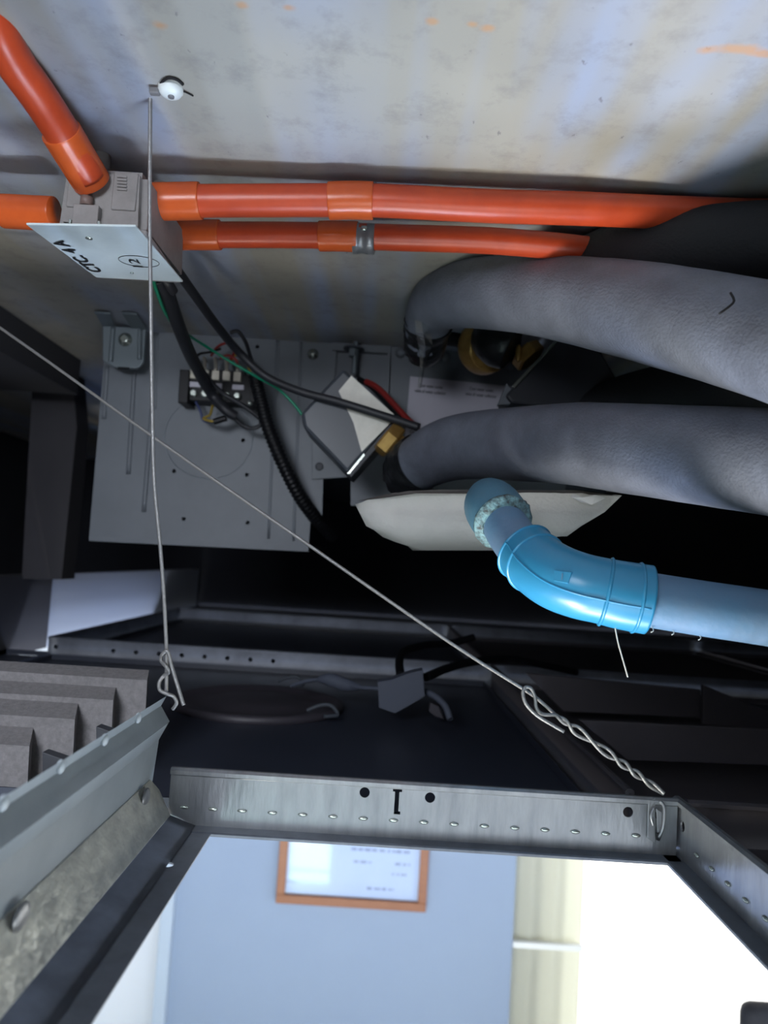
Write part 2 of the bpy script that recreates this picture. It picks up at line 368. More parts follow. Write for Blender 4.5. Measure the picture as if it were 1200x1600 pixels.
# ================================================================== CEILING GRID
def tee(name, label, A, B, mat_='galv', holes=(), slots=(), dimples=None, flange=.012, bulb=.0032, group='ceiling grid bars'):
    """inverted T bar from A to B (x,y) with web holes; s measured in metres from A"""
    A = Vector((*A, 0)); B = Vector((*B, 0)); d = (B-A); L = d.length; d.normalize(); nr = Vector((-d.y, d.x, 0))
    t = thing(name, label, 'ceiling grid bar', (A.x+d.x*L/2, A.y+d.y*L/2, ZF), group)
    f3 = lambda s, z: A+d*s+Vector((0, 0, z))-nr*.0006
    hs = [circle2(s, z, .0034, n=18) for s, z in holes]
    hs += [[(s-.0016, z0), (s+.0016, z0), (s+.0026, z0), (s+.0026, z0+.002), (s+.0013, z0+.002), (s+.0013, z1-.002), (s+.003, z1-.002), (s+.003, z1), (s-.003, z1), (s-.003, z1-.002), (s-.0016, z1-.002)] for s, z0, z1 in slots]
    bm = nb(); add_holed(bm, [(0, ZF+.001), (L, ZF+.001), (L, ZB-.003), (0, ZB-.003)], hs, f3, nr*.0012)
    obj('web', bm, mat_, t)
    if dimples:
        bm = nb()
        for s in dimples:
            for sg in (-1,):
                c = A+d*s+nr*sg*.0010*(1 if True else -1); c.z = ZF+.0125
                h = abs(d.x)
                add_ball(bm, c, .0032*h+.0011*(1-h), .0032*(1-h)+.0011*h, .0012, 12, 8)
        obj('stitch_row', bm, 'bolt', t)
        bm = nb(); add_tube(bm, [A-nr*.0006+Vector((0, 0, ZB-.0048)), A+d*L/2-nr*.0006+Vector((0, 0, ZB-.0048)), A+d*L-nr*.0006+Vector((0, 0, ZB-.0048))], .0006, 8, 2); obj('glint_ridge', bm, mat_, t)  # added ridge standing in for the reflected line under the bulb
    bm = nb(); z0 = ZB-.0040
    for pr in ([(-bulb, z0), (bulb, z0), (bulb, ZB-.0015), (bulb*.4, ZB), (-bulb*.4, ZB), (-bulb, ZB-.0015)],):
        a = [A+nr*u+Vector((0, 0, z)) for u, z in pr]; add_prism(bm, a, d*L)
    obj('bulb', bm, mat_, t)
    bm = nb(); a = [A+nr*u+Vector((0, 0, z)) for u, z in ((-flange, ZF-.0012), (flange, ZF-.0012), (flange, ZF+.0004), (flange-.001, ZF+.0012), (-flange+.001, ZF+.0012), (-flange, ZF+.0004))]
    add_prism(bm, a, d*L); obj('flange', bm, 'galv_dark' if mat_ == 'galv' else mat_, t)
    return t
XL = -.130; XR = .2085; YF = .5
sx = lambda px, py: P(px, py, YF).x-XL
front = tee('ceiling_tee', 'galvanised steel grid bar crossing in front below the round lamp back', (XL, YF), (XR-.002, YF),
            holes=[(sx(570, 1235), P(570, 1235, YF).z-.0012), (sx(672, 1243), P(672, 1243, YF).z-.0012), (sx(981, 1266), P(981, 1266, YF).z-.001)],
            slots=[(sx(620, 1255), P(620, 1272, YF).z, P(620, 1232, YF).z)],
            dimples=[sx(380+47.2*i, 1246+2.9*i) for i in range(0, 14)]+[sx(335, 1243), sx(290, 1240)])
# junction tab where the front bar meets the right bar
bm = nb()
add_tube(bm, [P(1031, 1252, .497), P(1038, 1262, .495), P(1036, 1292, .495), P(1029, 1308, .497)], .0011, 8, 6)
add_prism(bm, [P(1024, 1262, .4975), P(1033, 1268, .4975), P(1033, 1296, .4975), P(1026, 1300, .4975)], (0, -.0015, 0), .0003)
add_prism(bm, [P(1012, 1250, .4985), P(1023, 1246, .4985), P(1023, 1316, .4985), P(1010, 1308, .4985)], (0, -.0012, 0), .0004)
add_tube(bm, [P(1022, 1262, .496), P(1017, 1275, .495), P(1021, 1290, .496)], .0009, 8, 5)
obj('end_tab', bm, 'galv', front)
bm = nb(); add_prism(bm, [P(1024, 1268, .4968), P(1031, 1274, .4968), P(1031, 1282, .4968), P(1024, 1278, .4968)], (0, -.0006, 0)); add_prism(bm, [P(1025, 1300, .4968), P(1034, 1304, .4968), P(1030, 1314, .4968), P(1025, 1312, .4968)], (0, -.0006, 0)); obj('tab_gap', bm, 'hole', front)
right = tee('ceiling_tee', 'galvanised steel grid bar running to the lower right corner of the opening', (XR, YF+.006), (XR, -.3),
            dimples=[.035+.0205*i for i in range(16)], holes=[(.012, ZF+.022)])
tee('ceiling_tee', 'dark grid bar continuing right of the wire-tied corner', (XR+.004, YF), (1.45, YF), 'tile_brown', group=None)  # front bar carried on; its unlit side is put into a darker colour
tee('ceiling_tee', 'second grid bar back with a row of small holes behind the round lamp', (-.5, 1.14), (1.45, 1.14), 'tee_far', holes=[(.012, ZB-.015)]+[(.10+.035*i, ZB-.016) for i in range(8)])
tee('ceiling_tee', 'farthest grid bar, thin and shiny, behind the second one', (-.497, 1.87), (1.45, 1.87), 'tee_far')
tee('ceiling_tee', 'short bright grid bar running back beside the blue-lit board', (-.5, 1.145), (-.5, 1.865), 'tee_far')
tee('ceiling_tee', 'dark grid bar running back from the wire-tied corner', (.18, .515), (.18, 1.865), 'tile_brown')

# tiles seen from above: pan with upturned rim
def tile(label, x0, x1, y0, y1, m, rim=.012, name='ceiling_tile'):
    t = thing(name, label, 'ceiling tile', ((x0+x1)/2, (y0+y1)/2, ZF), 'ceiling tiles seen from above')
    z = ZF+.0015
    bm = nb(); add_box(bm, x0, x1, y0, y1, z, z+.004); obj('tile_board', bm, m, t)
    bm = nb()
    add_box(bm, x0, x0+.0015, y0, y1, z+.0045, z+rim); add_box(bm, x1-.0015, x1, y0, y1, z+.0045, z+rim)
    add_box(bm, x0, x1, y0, y0+.0015, z+.0045, z+rim); add_box(bm, x0, x1, y1-.0015, y1, z+.0045, z+rim)
    obj('tile_rim', bm, m, t); return t
tile('dark metal ceiling tile carrying the round lamp and driver box', -.488, .167, .513, 1.127, 'tile')
tile('dark ceiling tile between the second and the farthest grid bars', -.487, .165, 1.153, 1.857, 'tile')
tile('dark ceiling tile beyond the farthest grid bar', -.565, 1.45, 1.883, 2.34, 'tile')
tile('brown-grey tile right of the wire-tied corner', .195, .80, .513, 1.127, 'tile_brown')
tile('brown-grey ceiling tile beyond the second bar at right', .195, .80, 1.153, 1.857, 'tile_brown')
tile('far right ceiling tile mostly out of sight beside the brown-grey one', .81, 1.45, .513, 1.127, 'tile_brown')
tile('far right back ceiling tile in the dark', .81, 1.45, 1.153, 1.857, 'tile_brown')
tile('ceiling tile lying right of the opening', .224, 1.45, -.3, .485, 'tile_brown')
tile('ceiling tile under the light grey panel edge at left', -.5695, -.150, -.3, .487, 'tile')
tile('dark tile edge left of the second grid bar', -.5695, -.495, .513, 1.152, 'tile')
bm = nb(); add_box(bm, -1.9, -.60, -1.5, WALLY, ZF-.004, ZF-.001); add_box(bm, 1.45, 2.6, -1.5, WALLY, ZF-.004, ZF-.001)
add_box(bm, -.60, 1.45, -1.5, -.3, ZF-.004, ZF-.001); struct('ceiling_panel', bm, 'underside')

# brown folded channels lying on the right-hand tiles
def channel(label, pts, dy, m='tile_brown'):
    bm = nb(); add_prism(bm, pts, (0, dy, 0), .001); return tag(obj('metal_channel', bm, m), label, 'channel', 'folded metal channels on the right')
channel('brown-grey folded channel lying directly beyond the wire-tied corner', [P(980, 1188, .66), P(905, 1125, .66), P(1300, 1145, .66), P(1300, 1200, .66)], .006)
channel('longer brown-grey folded channel behind the first, under the hair-thin fibre', [P(880, 1112, .88), P(822, 1052, .88), P(1095, 1078, .88), P(1095, 1122, .88)], .006)
channel('short slanted channel end near the right edge', [P(1098, 1132, .86), P(1098, 1070, .86), P(1200, 1112, .86), P(1300, 1150, .86)], .006)

# left edge of the opening: spangled angle, then light grey folded panel
la = thing('edge_angle', 'galvanised edge angle with oval bosses along the left of the opening', 'edge trim', (-.13, .2, ZF))
def extr(prof, y0, y1, th=.0012):
    bm = nb(); a = [bm.verts.new((x, y0, z)) for x, z in prof]; b = [bm.verts.new((x, y1, z)) for x, z in prof]
    for i in range(len(prof)-1): bm.faces.new((a[i], a[i+1], b[i+1], b[i]))
    bmesh.ops.solidify(bm, geom=bm.faces[:], thickness=th); return bm
bm = nb()
outl = [(.10-.45, -.1500), (.492, -.1500), (.4985, -.158), (.4985, -.174), (.10-.45, -.174)]
f3 = lambda y, z: Vector((-.141+(-.150-z)*.54, y, z))
add_holed(bm, outl, [], f3, (-.0012, 0, 0)); obj('upstand', bm, 'galv_spangle', la)
for (px, py) in ((228, 1246), (33, 1432)):
    q = PX(px, py, -.1375); bm = nb()
    add_ball(bm, (q.x, q.y, q.z), .0016, .0075, .0056, 20, 12)
    obj('oval_boss', bm, 'galv', la)
obj('lower_flange', extr([(-.128, -.174), (-.111, -.1795)], -.35, .4985), 'galv_dark', la)
bm = nb(); q = PZ(262, 1351, -.1805)
add_holed(bm, [(-.115, -.35), (-.0985, -.35), (-.0985, .488), (-.115, .488)], [circle2(q.x, q.y, .0034, .0034)], lambda x, y: Vector((x, y, -.1805)), (0, 0, -.001))
obj('lip', bm, 'galv_dark', la)
lp = thing('folded_panel', 'light grey painted panel edge with small bumps, standing along the left of the opening', 'panel', (-.14, .2, -.15))
obj('upper_fold', extr([(-.1370, -.0970), (-.1400, -.1035), (-.1335, -.1135)], -.35, .4985), 'panelgrey', lp)
obj('lower_face', extr([(-.1345, -.1145), (-.1400, -.126), (-.1430, -.1660)], -.35, .5), 'panelgrey', lp)
for (px, py) in ((219, 1122), (167, 1156), (99, 1198), (10, 1255)):
    q = PX(px, py, -.1370); bm = nb(); add_ball(bm, (q.x-.0012, q.y, q.z), .0018, .0032, .0032, 14, 10); obj('bump', bm, 'panelgrey', lp)
# stepped diffuser behind it
df = thing('air_diffuser', 'dusty grey stepped square air diffuser tilted behind the light grey panel', 'air diffuser', P(100, 1230, .62))
loops = [(233, 1047, .640), (230, 1063, .618), (181, 1074, .618), (177, 1094, .594), (122, 1099, .594), (117, 1124, .568), (52, 1137, .568), (46, 1166, .542), (-300, 1180, .542)]
bm = nb(); prev = None
for (px, py, Y) in loops:
    tr = P(px, py, Y); row = [P(px-420, py-420*math.tan(ROLL), Y), tr, P(px-9, py+170, Y-.02)]
    cur = [bm.verts.new(v) for v in row]
    if prev: bm.faces.new((prev[0], prev[1], cur[1], cur[0])); bm.faces.new((prev[1], prev[2], cur[2], cur[1]))
    prev = cur
g_ = bmesh.ops.duplicate(bm, geom=bm.verts[:]+bm.edges[:]+bm.faces[:])
for v in g_['geom']:
    if isinstance(v, bmesh.types.BMVert): v.co += Vector((-.002, .004, -.002))
bmesh.ops.bridge_loops(bm, edges=[e for e in bm.edges if e.is_boundary])
obj('stepped_cone', bm, 'diffuser', df)
for (px, py) in ((172, 1150), (88, 1190)):
    bm = nb(); add_prism(bm, [P(px-22, py+20, .535), P(px-22, py-15, .535), P(px+18, py-1, .535), P(px+18, py+18, .535)], (0, .01, 0), .0005); obj('spring_clip', bm, 'clip', df)

# ================================================================== SLAB FITTINGS
# anchor and hanger wires
an = thing('ceiling_anchor', 'white round plug with a dark screw set in the bare slab', 'anchor', PZ(267, 137, SLAB))
c = PZ(267, 137, SLAB)
bm = nb(); add_lathe(bm, (c.x, c.y, SLAB+.002), (0, 0, -1), [(0, .0076), (.004, .0074), (.006, .0062), (.0075, .0040), (.008, .0012)]); obj('plug', bm, 'whiteplug', an)
bm = nb(); add_lathe(bm, (c.x+.0008, c.y-.0005, SLAB-.0045), (0, 0, -1), [(0, .0019), (.002, .0019), (.0022, .0008)]); obj('screw', bm, 'wire_dark', an)
bm = nb(); add_tube(bm, [PZ(251, 130, SLAB-.001), PZ(262, 122, SLAB-.001), PZ(276, 124, SLAB-.001), PZ(286, 132, SLAB-.001)], .0009, 8, 6)
add_tube(bm, [PZ(284, 142, SLAB-.001), PZ(292, 145, SLAB-.001), PZ(302, 150, SLAB-.001)], .0005, 8, 6); obj('chipped_rim', bm, 'crack', an)
R = .00125
hw = thing('hanger_wire', 'upright steel hanger wire from the white slab plug to the grey panel tip', 'wire', P(262, 1083, .495))
def Ps(l): return [P(*q) for q in l]
bm = nb()
add_tube(bm, Ps([(252, 134, .437), (241, 131, .437), (236, 138, .437), (235, 150, .438), (234, 330, .45), (236, 500, .46), (238, 640, .468), (241, 750, .474), (250, 850, .48), (256, 930, .486), (260, 1015, .49), (260, 1080, .492)]), R, 10, 8)
obj('long_strand', bm, 'wire', hw)
bm = nb(); add_tube(bm, Ps([(287, 1102, .486), (277, 1070, .487), (268, 1040, .488), (262, 1018, .487), (254, 1022, .488), (252, 1032, .490), (260, 1042, .487), (264, 1050, .489), (256, 1056, .491), (249, 1066, .490), (250, 1078, .490), (261, 1084, .489), (271, 1088, .492), (276, 1098, .494), (270, 1108, .496)]), R, 10, 8)
obj('knot', bm, 'wire', hw)
bm = nb(); add_box(bm, *[v for pr in ((c.x-.0125, c.x-.0065), (c.y-.002, c.y+.002)) for v in pr], SLAB-.005, SLAB-.001, .0008); obj('eyelet', bm, 'wire_dark', hw)
# diagonal tie wire
tw = thing('tie_wire', 'long diagonal steel wire twisted onto the right corner of the opening', 'wire', P(1037, 1238, .5))
a = Vector((868, 1117, .503)); b = Vector((1037, 1240, .4985)); N = 66
def dia(px): return .62+(px-0)*(.503-.62)/868
s1 = [(-260, 338, .64), (0, 512, .62), (240, 683, dia(240)), (480, 850, dia(480)), (700, 1002, dia(700)), (820, 1078, dia(820))]
s2 = []
for i in range(N+1):
    t = i/N; c_ = a.lerp(b, t); amp = 6.8*(1-.55*t)*min(1, t*6); ph = (t+.05*math.sin(t*9))*2*PI*2.9
    s2.append((c_.x+amp*math.sin(ph)*.55, c_.y-amp*math.sin(ph)*.83, c_.z+.0018*math.cos(ph)))
bm = nb(); add_tube(bm, Ps(s1+[(845, 1096, .504)]+s2), R, 10, 3)
add_tube(bm, [P(-260, 338, .64), PZ(-420, 235, SLAB)], R, 8)
obj('long_strand', bm, 'wire', tw)
s3 = []
for i in range(N+1):
    t = 1-i/N; c_ = a.lerp(b, t); amp = 6.8*(1-.55*t)*min(1, t*6); ph = (t+.05*math.sin(t*9))*2*PI*2.9+PI
    s3.append((c_.x+amp*math.sin(ph)*.55, c_.y-amp*math.sin(ph)*.83, c_.z+.0018*math.cos(ph)))
bm = nb(); add_tube(bm, Ps(s3+[(848, 1116, .501), (838, 1106, .500), (836, 1090, .500), (830, 1076, .500), (821, 1074, .500), (817, 1083, .499), (822, 1100, .498), (838, 1117, .498), (860, 1131, .498), (881, 1143, .498)]), R, 10, 3)
obj('wrapped_tail', bm, 'wire', tw)

# junction box
jb = thing('junction_box', 'grey square junction box under the slab with orange pipes on three sides', 'junction box', (-.2, .52, .205))
bm = nb(); x0, x1, y0, y1 = -.231, -.1715, .478, .564
bt = [Vector((x0, y0, .210)), Vector((x1, y0, .210)), Vector((x1+.003, y1, .210)), Vector((x0+.006, y1, .210))]
r = bmesh.ops.create_cube(bm, size=1)
for v in r['verts']:
    top = v.co.z > 0; i = (0 if v.co.x < 0 else 1) if v.co.y < 0 else (3 if v.co.x < 0 else 2)
    q = bt[i].copy(); q.z = .2535 if top else .2095
    if top: q.x += .002*(1 if v.co.x < 0 else -1)
    v.co = q
bmesh.ops.bevel(bm, geom=bm.edges[:], offset=.0045, segments=4, affect='EDGES')
for (a0, a1) in ((.010, .024), (.040, .0565)):      # raised ribs on the front
    add_box(bm, x0+a0-.004, x0+a1-.004, y0-.0012, y0+.004, .224, .2505, .001)
for f in bm.faces: f.smooth = False
obj('body', bm, 'box', jb)
bm = nb(); add_box(bm, x0-.004, x1+.003, y0-.004, y1-.006, .2065, .2105, .0012); obj('rim', bm, 'box', jb)
bm = nb(); q = P(135, 330, .474)
add_box(bm, q.x-.0085, q.x+.0085, .4725, .480, .2105, .2245, .0008); obj('knockout_tab', bm, 'box', jb)
bm = nb(); add_lathe(bm, (q.x-.001, .4755, .2245), (0, 0, 1), [(0, .0042), (.006, .0042), (.0065, .003)], 12); obj('screw_post', bm, mat('brown_grey_post', (112, 92, 86), .5), jb)
bm = nb()
for s in (-1, 1): add_box(bm, q.x+s*.0095-.0008, q.x+s*.0095+.0008, .472, .478, .2085, .2135, .0003)
obj('tab_pins', bm, 'bolt', jb)
for (xx, yy) in ((x0+.014, y0+.03), (x1-.014, y1-.02)):
    bm = nb(); add_lathe(bm, (xx, yy, .2530), (0, 0, 1), [(0, .006), (SLAB-.2530, .006)], 14); obj('mounting_post', bm, 'box', jb)
# embossed vertical mark on the front of the box
bm = nb()
for k, (dx, dz) in enumerate(((0, .044), (0, .040), (0, .036), (0, .030), (0, .026))):
    q2 = P(190, 276+k*5, .4762); add_box(bm, q2.x-.003, q2.x+.0035, .4756, .4775, q2.z-.0007, q2.z+.0007, .0003)
obj('embossed_mark', bm, 'box', jb)
# cover plate
cvp = [PZ(40, 351, .205), PZ(212, 354, .205), PZ(286, 441, .205), PZ(150, 434, .205)]
bm = nb(); add_prism(bm, cvp, (0, 0, .0016), .0007); cvo = obj('cover_plate', bm, 'cover', jb); cvo['label'] = 'white cover plate with black handwriting'
Zc = .2048
def pc(px, py): return PZ(px, py, Zc-.0003)
for (px, py, r_) in ((139, 373, .0024), (206, 427, .0013)):
    q = pc(px, py); bm = nb(); add_lathe(bm, (q.x, q.y, .2052), (0, 0, -1), [(0, r_), (.0008, r_), (.0012, r_*.4)], 14); obj('cover_screw', bm, 'bolt', cvo)
bm = nb(); ctr = pc(217, 409); rr_ = .0135
loop = []
for i in range(29):
    a_ = 2*PI*i/28; loop.append((ctr.x+.0150*math.cos(a_)*.95, ctr.y+.0098*math.sin(a_), Zc-.0001))
add_tube(bm, loop, .00022, 6, 2); obj('drawn_circle', bm, 'ink', cvo)
# writing runs from the far end towards the near end, tops to the left
dirr = (cvp[0]-cvp[3]).normalized(); upv = Vector((-1, 0, 0)); nn = Vector((0, 0, -1)); upv = (nn.cross(dirr)).normalized()
text('written_number', '12', pc(218, 420)+Vector((.004, 0, 0)), (0, -1, 0), (-1, 0, 0), .0105, 'ink', cvo, bold=.008, xs=1.7)
text('written_text', 'CTC. 4 A', pc(156, 425)+Vector((.0025, 0, 0)), dirr, upv, .0135, 'ink', cvo, bold=.03)

# orange conduits
def conduit(label, path, couplings, rad=.0113, group='orange conduits at the junction box'):
    t = thing('conduit_pipe', label, 'conduit', P(*path[0]), group)
    bm = nb(); add_tube(bm, Ps(path), rad, 28, 10); obj('pipe', bm, 'orange', t)
    for cp in couplings:
        bm = nb(); p = Ps(cp); r1 = rad+.0016
        d0 = (p[1]-p[0]).normalized(); d1 = (p[-1]-p[-2]).normalized()
        pts = [p[0], p[0]+d0*.0008]+p[1:-1]+[p[-1]-d1*.0008, p[-1]]
        add_tube(bm, pts, [r1-.0006]+[r1]*(len(pts)-2)+[r1-.0006], 28, 6); obj('coupling', bm, 'orange_fit', t)
    return t
conduit('upper orange conduit leaving the box to the right, with two couplings', [(222, 315, .512), (320, 314, .512), (510, 313, .510), (600, 314, .508), (760, 322, .505), (900, 326, .503), (1040, 332, .505), (1160, 336, .507), (1260, 338, .507)],
        [[(214, 315, .512), (260, 315, .512), (311, 314, .512)], [(515, 314, .5098), (548, 313, .509), (582, 314, .5085)]])
c2 = conduit('lower orange conduit with a metal clamp, leaving the box to the right', [(262, 367, .568), (400, 367, .567), (500, 368, .566), (640, 372, .562), (760, 376, .558), (862, 384, .555), (930, 392, .555)],
        [[(252, 367, .568), (300, 367, .568), (342, 367, .567)], [(500, 369, .566), (530, 369, .565), (558, 370, .564)]], rad=.0100)
conduit('short orange conduit leaving the box to the left edge', [(-160, 325, .53), (0, 330, .527), (85, 334, .525)], [[(6, 330, .527), (45, 332, .526), (84, 334, .525)]], rad=.0105)
conduit('orange conduit rising from the front of the box to the top left corner', [(139, 276, .472), (98, 208, .445), (60, 150, .42), (22, 96, .40), (-8, 35, .382), (-40, -90, .36)], [[(143, 284, .477), (122, 250, .463), (96, 207, .4455)]], rad=.0112)
# steel saddle clamp
cl = thing('pipe_clamp', 'small silver clamp around the lower orange conduit', 'clamp', P(568, 376, .56))
p0 = P(552, 372, .5655); p1 = P(586, 374, .5645); dd = (p1-p0).normalized()
bm = nb(); add_lathe(bm, p0, dd, [(0, .0108), (.0005, .0118), (.0045, .0118), (.0050, .0112), (.0105, .0112), (.0110, .0118), ((p1-p0).length-.0005, .0118), ((p1-p0).length, .0108)], 28); obj('band', bm, 'galv', cl)
bm = nb(); q = P(569, 356, .556); add_lathe(bm, q+Vector((0, -.001, .001)), (0, .3, -1), [(0, .0024), (.002, .003), (.0035, .003)], 12); obj('clamp_screw', bm, 'bolt', cl)

# ================================================================== FAN COIL UNIT
YU = .93
fc = thing('fan_coil_unit', 'grey metal fan coil unit hung under the slab behind the cables', 'fan coil unit', P(330, 850, YU+.2))
TL = P(167, 512, YU); 
bm = nb(); q0 = P(175, 835, YU); q1 = P(960, 560, YU)
add_box(bm, TL.x+.012, P(480, 700, YU).x, YU+.012, YU+.42, P(330, 846, YU).z+.006, .270); add_box(bm, P(480, 700, YU).x, q1.x, YU+.012, YU+.42, P(540, 742, YU).z, .270); obj('casing', bm, 'fcu_edge', fc)
f3 = lambda px, py: P(px, py, YU)
ol = [(167, 512), (527, 529), (512, 745), (505, 745), (503, 812), (485, 812), (482, 859), (139, 841)]
hl = [circle2(px, py, 3.2, 3.2, 12) for px, py in ((272, 736), (386, 742), (287, 811), (387, 817), (402, 542), (380, 688))]
bm = nb(); add_holed(bm, ol, hl, f3, (0, .004, 0)); sp = obj('side_panel', bm, 'fcu', fc)
def ribs(l, yy, wd, m, nm, par):
    for (a_, b_) in l:
        bm = nb(); p0 = P(*a_, yy); p1 = P(*b_, yy); add_tube(bm, [p0, p0.lerp(p1, .5), p1], wd, 10, 4); obj(nm, bm, m, par)
ribs([((168, 572), (163, 655)), ((211, 572), (201, 741)), ((238, 640), (225, 800))], YU+.0012, .0034, 'fcu', 'pressed_rib', sp)
ribs([((247, 520), (243, 640)), ((434, 532), (420, 842)), ((471, 535), (459, 845)), ((436, 532), (432, 620))], YU+.0020, .0028, 'fcu', 'pressed_seam', sp)
bm = nb(); cc = [P(326+69*math.cos(i*2*PI/40), 684+64*math.sin(i*2*PI/40), YU-.0002) for i in range(41)]; add_tube(bm, cc, .0006, 6, 1); obj('punched_ring', bm, 'seam', sp)
bm = nb(); add_prism(bm, [P(139, 838, YU-.001), P(482, 855, YU-.001), P(482, 862, YU-.001), P(139, 845, YU-.001)], (0, .02, 0)); obj('bottom_fold', bm, 'fcu', fc)
bm = nb(); q = P(489, 554, YU); add_lathe(bm, q, (0, -1, 0), [(0, .0072), (.0015, .0072), (.002, .0055), (.005, .0040), (.006, .001)], 18); obj('rivet', bm, 'bolt', fc)
# plate with hole under the actuator
bm = nb(); add_prism(bm, [P(488, 655, YU-.004), P(560, 660, YU-.004), P(552, 745, YU-.004), P(487, 749, YU-.004)], (0, .003, 0), .0006); sp2 = obj('joint_plate', bm, 'fcu', fc)
q = P(499, 729, YU-.0045); bm = nb(); add_lathe(bm, q, (0, -1, 0), [(0, .0052), (.0012, .0052), (.0014, .0035)], 16); obj('plate_screw', bm, 'clip', sp2)
# hanging bracket
br = thing('hanging_bracket', 'zinc bracket with a bolt at the top left of the fan coil unit', 'bracket', P(195, 572, YU-.008))
bm = nb(); add_prism(bm, [P(160, 508, YU-.034), P(228, 513, YU-.034), P(224, 566, YU-.034), P(214, 576, YU-.034), P(178, 574, YU-.034), P(160, 563, YU-.034)], (0, .006, 0), .0012); pl = obj('plate', bm, 'bracket', br)
bm = nb(); add_prism(bm, [P(147, 486, YU-.08), P(172, 488, YU-.08), P(180, 508, YU-.034), P(160, 508, YU-.034)], (0, .002, -.002), .0005)
add_prism(bm, [P(190, 487, YU-.08), P(214, 489, YU-.08), P(230, 513, YU-.034), P(205, 511, YU-.034)], (0, .002, -.002), .0005); obj('hook', bm, 'bracket', br)
ribs([((177, 512), (173, 565)), ((219, 514), (218, 562))], YU-.0345, .003, 'bracket', 'bracket_rib', pl)
q = P(196, 531, YU-.034); bm = nb(); add_lathe(bm, q, (0, -1, 0), [(0, .0085), (.001, .0085), (.001, .006), (.005, .006), (.006, .004)], 18); obj('bolt', bm, 'bolt', br)
bm = nb(); add_prism(bm, [P(184, 573, YU-.0345), P(202, 574, YU-.0345), P(202, 577, YU-.0345), P(184, 576, YU-.0345)], (0, .001, 0)); obj('slot', bm, 'hole', br)
# middle recess and threaded rod
bm = nb(); add_prism(bm, [P(520, 532, YU+.006), P(612, 538, YU+.006), P(606, 740, YU+.006), P(516, 740, YU+.006)], (0, .004, 0)); rp = obj('recess_panel', bm, 'fcu', fc)
bm = nb(); add_prism(bm, [P(519, 533, YU-.004), P(612, 538, YU-.004), P(611, 552, YU-.004), P(519, 547, YU-.004)], (0, .014, 0), .0005)
add_prism(bm, [P(606, 552, YU-.004), P(610, 552, YU-.004), P(601, 745, YU-.004), P(597, 745, YU-.004)], (0, .012, 0)); obj('recess_lip', bm, 'fcu', fc)
rod = thing('hanger_rod', 'threaded rod with washer and nut between slab and fan coil unit', 'rod', P(553, 580, YU-.012))
qa = P(553, 585, YU-.014); bm = nb(); add_lathe(bm, qa, (0, 0, 1), [((SLAB-qa.z)*i/40, .0032+.0005*(i % 2)) for i in range(41)], 12); obj('shaft', bm, 'bracket', rod)
qa = P(553, 545, YU-.014); bm = nb(); add_lathe(bm, qa, (0, 0, 1), [(-.001, .013), (.001, .013)], 20); obj('washer', bm, 'fcu_edge', rod)
bm = nb(); add_lathe(bm, qa+Vector((0, 0, -.010)), (0, 0, 1), [(0, .0065), (.009, .0065)], 6); obj('nut', bm, 'bracket', rod)
# valve panel with sticker
bm = nb(); add_prism(bm, [P(612, 540, YU-.002), P(800, 552, YU-.002), P(910, 560, YU-.002), P(880, 790, YU-.002), P(548, 790, YU-.002), P(548, 745, YU-.002), P(606, 700, YU-.002)], (0, .005, 0)); vp = obj('valve_panel', bm, 'fcu', fc)
for (px, py) in ((626, 551), (696, 558), (729, 556), (797, 570)):
    q = P(px, py, YU-.003); bm = nb(); add_ball(bm, q, .007, .005, .007); obj('panel_screw', bm, 'fcu', vp)
bm = nb(); add_prism(bm, [P(641, 588, YU-.0028), P(803, 604, YU-.0028), P(790, 700, YU-.0028), P(632, 690, YU-.0028)], (0, .001, 0)); st = obj('sticker', bm, 'sticker', vp); st['label'] = 'pale sticker with two blocks of small black print'
rt = (P(800, 604, YU)-P(641, 588, YU)).normalized(); upx = Vector((0, -1, 0)).cross(rt).normalized()
text('print', 'Cool water outlet\nvalve of water collector', P(673, 606, YU-.0034), rt, upx, .0058, 'ink', st, align='CENTER', bold=.012, xs=.72, sp=1.25)
text('print', 'Cool water outlet\nvalve of water collector', P(752, 611, YU-.0034), rt, upx, .0058, 'ink', st, align='CENTER', bold=.012, xs=.72, sp=1.25)
text('print', 'Cool water', P(640, 677, YU-.0034), rt, upx, .0058, 'ink', st, bold=.012, xs=.72)
# terminal block
tb = thing('terminal_block', 'black terminal block with silver lugs screwed to the fan coil unit', 'terminal block', P(340, 635, YU-.02))
def quad(px0, py0, px1, py1, Y, d, bev=.0008):
    k = math.tan(ROLL); w_ = px1-px0
    bm = nb(); return add_prism(bm, [P(px0, py0, Y), P(px1, py0+w_*k, Y), P(px1-(py1-py0)*k, py1+w_*k, Y), P(px0-(py1-py0)*k, py1, Y)], (0, d, 0), bev)
obj('block_body', quad(297, 575, 383, 625, YU-.03, .029), 'blk', tb)
obj('end_wall', quad(281, 577, 296, 629, YU-.038, .037), 'blk', tb)
obj('end_wall', quad(380, 585, 400, 632, YU-.030, .029), 'blk', tb)
for i in range(5):
    x = 297+17*i; y = 574+i*1.1
    obj('upper_lug', quad(x, y+2, x+12, y+17, YU-.034, .005, .0006), 'term', tb)
    bm = nb(); p = P(x+6, y+2, YU-.034); add_tube(bm, [p, P(x+6, y-8, YU-.032), P(x+5, y-16, YU-.028)], .0022, 10, 4); obj('lug_sleeve', bm, 'term', tb)
    bm = nb(); add_lathe(bm, P(x+6, y+41, YU-.031), (0, -1, 0), [(0, .0052), (.003, .0052), (.005, .003)], 14); obj('terminal_screw', bm, 'bolt', tb)
    if i in (0, 2, 4): obj('marker_strip', quad(x-2, y+22, x+16, y+30, YU-.033, .004, .0004), 'sticker', tb)
bm = nb(); add_ball(bm, P(390, 630, YU-.034), .0035, .003, .0035); obj('corner_screw', bm, 'bolt', tb)
